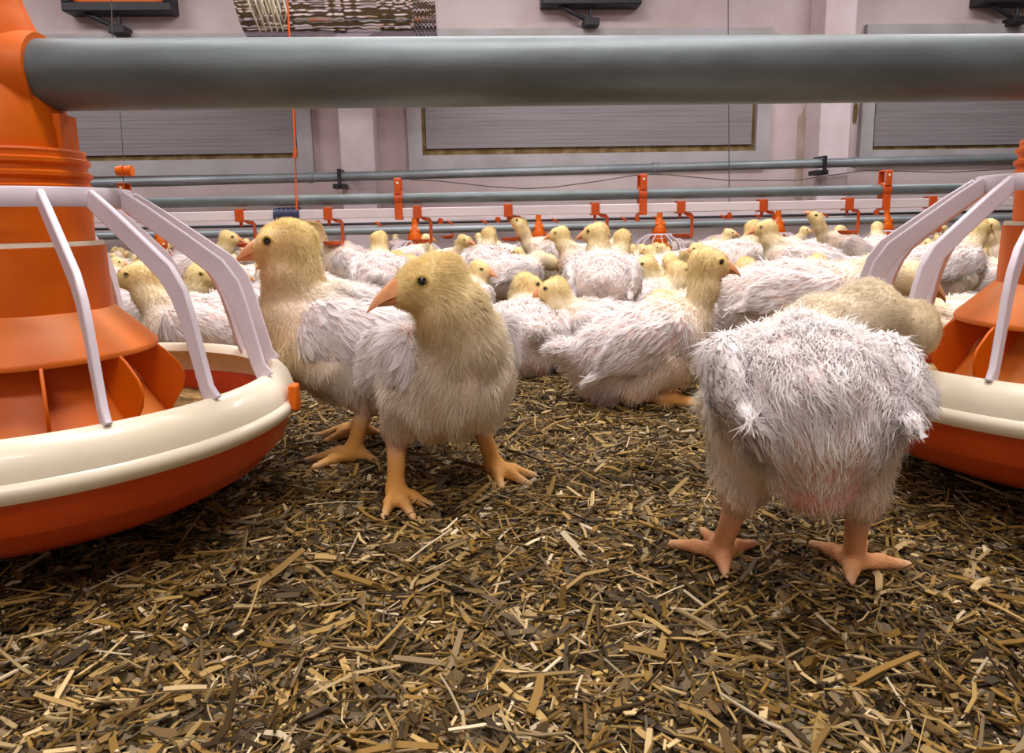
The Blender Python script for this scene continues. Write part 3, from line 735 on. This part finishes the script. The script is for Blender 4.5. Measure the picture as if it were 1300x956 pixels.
    for sg in (1, -1):
        w0 = g['wing']
        Rw = R @ rotY(-8)
        c = L(-.006, sg*(.0490*f+w0*.3), .010)
        wp = [el('wing', c, Rw, (.050, .0125, .0275), D(-1, 0, -.28)), rc('wing', L(.028, sg*(.043*f), .020), L(.030, sg*(.045*f+w0*.2), -.002), .0150, .0120, D(-.7, 0, -.7), k=.01),
              rc('wing', L(-.030, sg*(.047*f+w0*.5), .004), L(-.072, sg*(.043*f+w0), -.004), .0130, .0040, D(-1, 0, -.1), k=.012)]
        wings.append(wp)
    return P, wings, (hc, hd, upv, sd, s)
def tri_sample(V, F, dens, n, rng):
    T = np.concatenate([F[:, [0, 1, 2]], F[:, [0, 2, 3]]])
    A = np.linalg.norm(np.cross(V[T[:, 1]]-V[T[:, 0]], V[T[:, 2]]-V[T[:, 0]]), axis=1)*.5*dens[T].mean(1)
    k = rng.choice(len(T), n, p=A/A.sum()); u, v = rng.random(n), rng.random(n); m_ = u+v > 1; u[m_], v[m_] = 1-u[m_], 1-v[m_]
    w_ = np.stack([1-u-v, u, v], 1); return T[k], w_
def plumage_mesh(name, V, F, N, A, n, nv, wscale, lscale, seed, messy=1.0):
    rng = np.random.default_rng(seed)
    ip = lambda X, T, w_: (X[T]*(w_[..., None] if X.ndim == 2 else w_)).sum(1)
    VV, FQ, FT, NN, CC = [], [], [], [], []; base = 0
    nrm = lambda X: X/np.maximum(np.linalg.norm(X, axis=1), 1e-9)[:, None]
    T, w_ = tri_sample(V, F, A['dens'], n, rng)
    p, nn, fl_ = ip(V, T, w_), nrm(ip(N, T, w_)), ip(A['flow'], T, w_)
    fl_ = nrm(fl_ - nn*(fl_*nn).sum(1)[:, None] + rng.normal(0, .02, p.shape))
    # tufts: neighbours lean the same way
    q_ = p*85; tw = np.stack([np.sin(q_[:, 0]*1.7+q_[:, 1]*2.3+seed), np.sin(q_[:, 1]*1.9-q_[:, 2]*2.1+1), np.sin(q_[:, 2]*1.6+q_[:, 0]*2.2+2)], 1)
    L = ip(A['length'], T, w_)*lscale*np.clip(rng.normal(1, .28, n), .35, 1.8)*(1+.3*tw[:, 0]); lift = ip(A['lift'], T, w_)[:, None]*(1+.5*tw[:, 1:2]); wd = ip(A['wide'], T, w_)*wscale*np.clip(rng.normal(1, .25, n), .4, 1.8)
    J = .20*messy
    d0 = nrm(fl_*(1-lift)+nn*lift+rng.normal(0, J, p.shape)+tw*.16*messy)
    d1 = nrm(fl_*.95+nn*(lift*.35)+V3(0, 0, -.12)+rng.normal(0, J*1.2, p.shape)+tw*.22*messy)
    p0 = p-nn*.0008; p1 = p+d0*(L*.5)[:, None]; p2 = p1+d1*(L*.5)[:, None]
    sd = nrm(np.cross(d0, nn))*(wd*.5)[:, None]
    V_ = np.stack([p0-sd, p0+sd, p1-sd*.8, p1+sd*.8, p2], 1)
    b = (np.arange(n)*5)[:, None]
    FQ.append(b+np.array([[0, 1, 3, 2]])); FT.append(b+np.array([[2, 3, 4]]))
    fn = nrm(np.cross(sd, d0)); nm = nrm(nn*.75+fn*.3+rng.normal(0, .10, p.shape))
    VV.append(V_.reshape(-1, 3)); NN.append(np.repeat(nm, 5, 0))
    c = ip(A['hair'], T, w_)*(1+rng.normal(0, .07, (n, 1))); CC.append(np.repeat(np.clip(c, 0, 1), 5, 0)); base = n*5
    if nv:
        T, w_ = tri_sample(V, F, A['vane']+1e-6, nv, rng)
        p, nn, fl_ = ip(V, T, w_), nrm(ip(N, T, w_)), ip(A['flow'], T, w_)
        fl_ = nrm(fl_ - nn*(fl_*nn).sum(1)[:, None] + rng.normal(0, .10*messy, p.shape))
        sd = nrm(np.cross(fl_, nn)); L = ip(A['length'], T, w_)*np.clip(rng.normal(1.0, .25, nv), .5, 1.6); wd = L*np.clip(rng.normal(.30, .06, nv), .18, .42)
        lift = np.clip(rng.normal(.07, .05, nv), 0, .2)[:, None]; d = nrm(fl_+nn*lift)
        rows = []
        for t, wt, hh in ((0, .18, 0), (.3, .8, .0012), (.65, 1.0, .0010), (.9, .62, .0002), (1.05, .12, -.0006)):
            c = p-nn*.0004+d*(L*t)[:, None]+nn*hh+V3(0, 0, -.0016)*t*t*messy
            for s_ in (-1, 0, 1): rows.append(c+sd*(wd*.5*wt*s_)[:, None]-nn*(.0010*abs(s_)*wt)+(rng.normal(0, .0004, c.shape) if abs(s_) else 0))
        V_ = np.stack(rows, 1); f = []
        for i in range(4):
            for j in range(2): f.append((i*3+j, i*3+j+1, i*3+4+j, i*3+3+j))
        FQ.append(((base+np.arange(nv)*15)[:, None, None]+np.array(f)[None]).reshape(-1, 4))
        VV.append(V_.reshape(-1, 3)); nm = nrm(nn*.8+d*.1+rng.normal(0, .07, p.shape)); NN.append(np.repeat(nm, 15, 0))
        c = ip(A['hair'], T, w_)*(1+rng.normal(0, .06, (nv, 1))); CC.append(np.repeat(np.clip(c, 0, 1), 15, 0))
    me = bpy.data.meshes.new(name)
    np_mesh(me, np.concatenate(VV), [np.concatenate(FQ), np.concatenate(FT)], normals=np.concatenate(NN), col=np.concatenate(CC)); me.materials.append(DOWN)
    return me
def grow(parent, nm, prims, h, n, nv, ws, ls, seed, messy, pn='down'):
    V, F = surface_nets(prims, h); N = vert_normals(prims, V); A = vert_attrs(prims, V)
    me = bpy.data.meshes.new(nm); np_mesh(me, V, [F], col=A['skin']); me.materials.append(SKIN)
    o = bpy.data.objects.new(nm, me); C.objects.link(o); o.parent = parent
    if n:
        m2 = plumage_mesh(pn, V, F, N, A, n, nv, ws, ls, seed, messy); d = bpy.data.objects.new(pn, m2); C.objects.link(d); d.parent = o; d['kind'] = 'stuff'
    return o
def beak_part(name, hc, hd, upv, sd, s, parent, upper=True):
    b = MB(); base = hc+hd*.0190*s-upv*.0035*s; n = 12; ln = (.0235 if upper else .0175)*s; rows = 7; vs_ = []
    for i in range(rows):
        t = i/(rows-1); hgt = (.0108 if upper else .0058)*s*(1-t)**.75+.0004; wdt = (.0088 if upper else .0082)*s*(1-t)**.62+.0004
        drop = (.0082*t**2.0 if upper else -.0004*t+.0032*(1-0)*t*t)*s
        c = base+hd*ln*t-upv*drop
        for k in range(n):
            a = math.pi*2*k/n; y = math.cos(a)*wdt; zz = math.sin(a)
            zz = zz*hgt if (zz > 0) == upper else zz*hgt*.22
            vs_.append(c+sd*y+upv*(zz+(.0006 if upper else -.0016)*s))
    fs = [(i*n+k, i*n+(k+1) % n, (i+1)*n+(k+1) % n, (i+1)*n+k) for i in range(rows-1) for k in range(n)]
    fs.append(tuple(reversed(range(n)))); fs.append(tuple((rows-1)*n+k for k in range(n)))
    b.add(vs_, fs, True); return b.build(name, BEAK, parent)
def ball(name, c, r, m, parent, seg=14, sc=(1, 1, 1)):
    b = MB(); pr = [(max(r*math.sin(math.pi*i/8), 1e-6), -r*math.cos(math.pi*i/8)) for i in range(9)]; b.lathe(pr, seg)
    o = b.build(name, m, parent, autosmooth=False); o.location = Vector(c); return o
def make_chick(pose, h=.0035, n=9000, nv=350, ws=.0011, ls=1.0, seed=1, messy=1.0, small=False, comb=False, wingn=None):
    t = bpy.data.objects.new('broiler_chick', None); t.empty_display_size = .05; C.objects.link(t); t['category'] = 'chicken'
    P, wings, (hc, hd, upv, sd, s) = chick_prims(pose)
    if small:
        for w_ in wings: P = P + w_
        grow(t, 'body', P, h, n, nv, ws, ls, seed, messy)
    else:
        body = grow(t, 'body', P, h, n, nv, ws, ls, seed, messy)
        for i, w_ in enumerate(wings):
            grow(t, 'wing', w_, h, wingn or n//6, nv, ws*1.2, ls, seed+5+i, messy*.55, 'wing_feathers')
    u = beak_part('upper_beak', hc, hd, upv, sd, s, t)
    if not small: beak_part('lower_beak', hc, hd, upv, sd, s, t, False)
    for sg in (1, -1):
        e = ball('eye', hc+hd*.0085*s+sd*sg*.0142*s+upv*.0035*s, .0036*s, EYE, t, 12)
        if not small:
            b = MB(); pts = []
            ed = unit(sd*sg+hd*.25); a1 = unit(np.cross(ed, upv)); a2 = np.cross(a1, ed)
            for k in range(17): pts.append(Vector(ed*.0014*s+(a1*math.cos(k*math.pi/8)+a2*math.sin(k*math.pi/8))*.0036*s))
            b.tube(pts, .0011*s, 6, cap=False); b.build('eyelid', LID, e)
    if comb:
        b = MB()
        for k in range(4):
            c = hc+hd*(.019-.0055*k)*s+upv*(.0085+.0030*k-.00035*k*k)*s
            b.tube([Vector(c-upv*.004*s), Vector(c), Vector(c+upv*.0030*s)], [.0030*s, .0026*s, .0010*s], 8)
        b.tube([Vector(hc+hd*.0205*s+upv*.0035*s), Vector(hc+hd*.012*s+upv*.0118*s), Vector(hc+hd*.001*s+upv*.0165*s)], [.0022*s, .0026*s, .0014*s], 8)
        b.build('comb', COMB, t)
    return t
def put(o, x, y, yaw, label, group=None, scale=1.0, dz=0.0):
    """x, y and yaw (degrees, 0 = towards picture right, 90 = away) in the camera-aligned frame"""
    p = W(x, y); o.location = (p.x, p.y, float(fz(p.x, p.y))+.002+dz); o.rotation_euler = (0, 0, math.radians(yaw)-YAW)
    o.scale = (scale,)*3; o['label'] = label
    if group: o['group'] = group
    return o
def putpx(o, px, Y, yaw, label, **k):
    r = ray(px, 400); return put(o, r[0]/r[1]*Y, Y, yaw, label, **k)
# the three chicks in front
m_ = make_chick(dict(tail=.15, tp=16, tz=.106, hc=(.050, -.031, .180), hd=(-.16, -.97, -.13), neck=[(.058, -.006, .138), (.056, -.018, .160)], feet=((.0, .048), (.004, -.046)), toe=(14, -6), yellow=.1, hs=1.14, fat=.90),
                h=.0024, n=75000, nv=500, ws=.00055, seed=3, messy=.85)
put(m_, -.056, .540, -58, 'pale yellow headed chick staring out, chest on, between the left feeder and the open litter', scale=.95)
b_ = make_chick(dict(tp=16, tz=.106, hc=(.062, .0, .196), hd=(.98, .05, -.12), neck=[(.062, 0, .136), (.058, 0, .170)], feet=((.004, .038), (.012, -.036)), yellow=.6, hs=1.16),
                h=.0024, n=60000, nv=500, ws=.00055, seed=4, messy=.85)
put(b_, -.142, .648, 182, 'tall yellow chick standing in profile with raised neck, right beside the left feeder\'s rim')
r_ = make_chick(dict(tp=-4, tz=.131, tail=.2, th=1.22, pale=.75, hc=(.126, -.102, .156), hd=(.80, -.55, -.35), neck=[(.076, -.020, .160), (.104, -.062, .170)], feet=((.010, .048), (.012, -.040)), toe=(12, -24), spread=1.55, bare=1, fat=1.0, legcol=LEGP, hs=1.1, toes_len=1.15),
                h=.0024, n=80000, nv=700, ws=.00065, seed=6, messy=1.0)
put(r_, .161, .380, 78, 'big fluffy white chick seen from behind, bare pink rump, at the right feeder', scale=.84)
# ------------------------------------------------------------------ the flock
PROTO = {
 'stand': (dict(tp=12, tz=.104, hs=.94, nr=.85, hc=(.076, 0, .180), hd=(1, .1, -.15)), True),
 'stand_l': (dict(tp=10, tz=.106, hs=.94, nr=.85, hc=(.066, .012, .186), hd=(.25, 1, -.12), bare=1), True),
 'stand_low': (dict(pale=.5, tp=0, tz=.104, hc=(.125, 0, .130), hd=(.9, .2, -.4), neck=[(.085, 0, .138)]), False),
 'reach': (dict(tp=30, tz=.108, hs=.92, nr=.75, hc=(.092, 0, .205), hd=(.75, 0, .60), neck=[(.068, 0, .150), (.080, 0, .180)]), True),
 'sit': (dict(tp=6, tz=.056, hc=(.074, 0, .122), hd=(1, -.15, -.15), sit=True), False),
 'sit_long': (dict(tp=16, tz=.062, hs=.95, nr=.78, hc=(.080, 0, .156), hd=(1, -.1, -.18), neck=[(.066, 0, .092), (.074, 0, .128)], sit=True, bare=1), True),
 'sit_r': (dict(tp=6, tz=.056, hc=(.058, -.012, .120), hd=(.2, -1, -.2), sit=True, bare=1), False),
 'sit_l': (dict(tp=6, tz=.056, hc=(.058, .012, .118), hd=(.2, 1, -.25), sit=True), False),
 'sit_low': (dict(tp=2, tz=.054, hc=(.098, 0, .066), hd=(.95, .1, -.3), neck=[(.074, 0, .078)], sit=True, yellow=.3), False),
}
WORD = {'stand': 'standing with head raised', 'stand_l': 'standing with head turned aside', 'stand_low': 'standing with lowered head', 'reach': 'standing with neck stretched up', 'sit': 'lying with head up',
        'sit_long': 'squatting with a long raised neck', 'sit_r': 'lying with head turned', 'sit_l': 'lying with head turned', 'sit_low': 'lying with head down'}
mid = {}; used = {}
def get(kind):
    if kind not in mid:
        q, cb = PROTO[kind]
        mid[kind] = make_chick(q, h=.0034, n=15000, nv=260, ws=.00105, seed=hash(kind) % 97 if False else 20+len(mid), comb=cb, messy=.9); return mid[kind]
    return copy_tree(mid[kind])
placed = [(-.051, .538), (-.142, .648), (.161, .380)]
def mid_chick(kind, px, Y, yaw, label, sc=1.0, group='chicks lying and standing behind the front three'):
    o = get(kind); putpx(o, px, Y, yaw, label, scale=sc, group=group); r = ray(px, 400); placed.append((r[0]/r[1]*Y, Y)); return o
mid_chick('sit_long', 814, .80, 8, 'squatting white chick with long raised neck and pink comb, at the edge of open litter')
mid_chick('stand_l', 764, 1.16, 82, 'rear-view white chick with red bare rump, tall neck and head turned left')
mid_chick('sit_r', 668, 1.0, 97, 'lying chick with pink rump, yellow head looking right, behind the foremost chick')
mid_chick('sit', 762, 1.0, 172, 'lying chick with low yellow head facing left, beside the rear-view chick\'s feet', .9)
mid_chick('stand', 262, .78, 190, 'white chick behind the left feeder, its black eye showing beside the orange tube', .88)
mid_chick('stand_low', 1012, .87, -14, 'white-backed chick reaching its yellow neck towards the back of the right feeder', 1.05)
mid_chick('stand', 930, 1.58, 40, 'white chick left of a drinker cup, facing right towards another chick')
mid_chick('stand', 1016, 1.45, 158, 'white chick right of a drinker cup, facing left towards another chick')
mid_chick('reach', 1072, 1.95, 176, 'chick with neck stretched left, standing behind the two chicks at the drinker cup')
mid_chick('reach', 706, 1.80, 178, 'chick stretching its bare neck up to peck at a drinker cup')
mid_chick('stand', 618, 1.72, 84, 'rear-view chick with upright pale neck, left of the chick pecking at a drinker')
mid_chick('stand_low', 652, 1.52, 40, 'white chick bending down between the rear-view chick and the pecking chick', .9)
mid_chick('stand', 484, 1.47, 98, 'fluffy white rear-view chick just behind the foremost chick\'s beak')
mid_chick('reach', 452, 1.80, 182, 'chick drinking with raised neck just right of the tall yellow chick\'s nape')
mid_chick('sit', 428, 1.28, 172, 'white chick lying straight behind the tall yellow chick\'s shoulder')
mid_chick('stand', 258, 1.70, 8, 'chick looking right over the left feeder\'s outermost white arm')
mid_chick('sit', 816, 1.28, 12, 'chick peering right past the neck of the squatting long-necked chick', .95)
mid_chick('sit', 925, 1.18, 50, 'white chick lying before a drinker cup, head just above the white-backed chick')
mid_chick('sit_low', 905, 1.03, 172, 'cream yellow chick lying head down between the squatting chick and the big fluffy chick')
mid_chick('stand', 1192, 1.35, 12, 'white chick seen between the arms of the right feeder\'s cage, facing right')
mid_chick('sit_low', 1245, .92, 168, 'pale chick lying low behind the right feeder\'s orange cone')
mid_chick('stand', 1278, 1.62, 190, 'chick far behind the right feeder\'s orange tube, facing left', .95)
mid_chick('sit', 205, 1.22, 2, 'chick lying behind the white chick at the left feeder, facing right')
mid_chick('sit_l', 300, 1.42, 120, 'small huddled chick beyond the left feeder\'s rim, in front of the tall yellow chick\'s beak', .85)
mid_chick('sit_low', 322, 1.12, 20, 'white chick lying low past the tall yellow chick\'s breast, further back', .85)
mid_chick('sit_r', 585, 1.35, 60, 'white chick lying just right of the foremost chick\'s nape', .95)
mid_chick('stand', 752, 1.62, 170, 'chick with pink comb peeping over the crown of the rear-view chick')
mid_chick('sit', 862, 1.42, 185, 'pinkish chick lying just left of the squatting chick\'s beak, further back', .95)
# the packed flock: rows of copies with small shared meshes
FAR = {}
for k in ('sit', 'sit_low', 'sit_l', 'sit_r', 'stand'):
    q = dict(PROTO[k][0]); FAR[k] = None
def far(kind):
    if FAR[kind] is None:
        FAR[kind] = make_chick(dict(PROTO[kind][0]), h=.0050, n=3200, nv=60, ws=.0026, seed=60+len(kind), small=True); return FAR[kind]
    return copy_tree(FAR[kind])
rr = random.Random(12); pts = list(placed); cand = []
feet_xy = []
for px in (527, 684, 840, 996, 1141, 372, 215, 60):
    r = ray(px, 288); feet_xy.append((r[0]/r[1]*YF, YF))
for k in range(9000):
    u = rr.random(); Y = 1.22 + (4.72-1.22)*u**.8
    x = (rr.random()*2-1)*Y*.755
    r_min = .142 + .020*(Y-1.2)
    if any((x-a)**2+(Y-b)**2 < r_min**2 for a, b in pts): continue
    if any((x-a)**2+(Y-b)**2 < .275**2 for a, b in feet_xy): continue
    if Y < 1.55 and abs(x-(-.45)*Y/1.3) < .10: continue
    pts.append((x, Y)); cand.append((Y, x))
    if len(cand) >= 235: break
ORD = 'first second third fourth fifth sixth seventh eighth ninth tenth eleventh twelfth thirteenth fourteenth fifteenth sixteenth seventeenth eighteenth nineteenth twentieth'.split()
ORD += ['twenty-'+o for o in ORD[:9]] + ['thirtieth'] + ['thirty-'+o for o in ORD[:9]] + ['fortieth'] + ['forty-'+o for o in ORD[:9]]
edges = [1.2, 1.5, 1.8, 2.1, 2.45, 2.8, 3.2, 3.6, 4.0, 4.4, 4.8]
DIRW = ['facing right', 'facing away to the right', 'facing away', 'facing away to the left', 'facing left', 'facing out to the left', 'facing out', 'facing out to the right']
for bi in range(len(edges)-1):
    row = sorted((x/Y, x, Y) for Y, x in cand if edges[bi] <= Y < edges[bi+1])
    for i, (s_, x, Y) in enumerate(row):
        near = Y < 2.1
        kind = rr.choice(['sit', 'sit_low', 'sit_l', 'sit_r', 'sit', 'sit_low', 'sit_r', 'sit_l', 'stand'])
        if near and kind == 'stand' and rr.random() < .6: kind = 'sit'
        yaw = rr.choice([0, 180, 90, 45, 135, 200, 340, 20, 160]) + rr.uniform(-20, 20)
        o = get(kind) if near else far(kind)
        lab = 'white chick %s, %s from the left in the flock\'s %s row back' % (WORD[kind], ORD[i], ORD[bi])
        put(o, x, Y, yaw, lab, 'chicks of the packed flock', scale=rr.uniform(.86, 1.02))
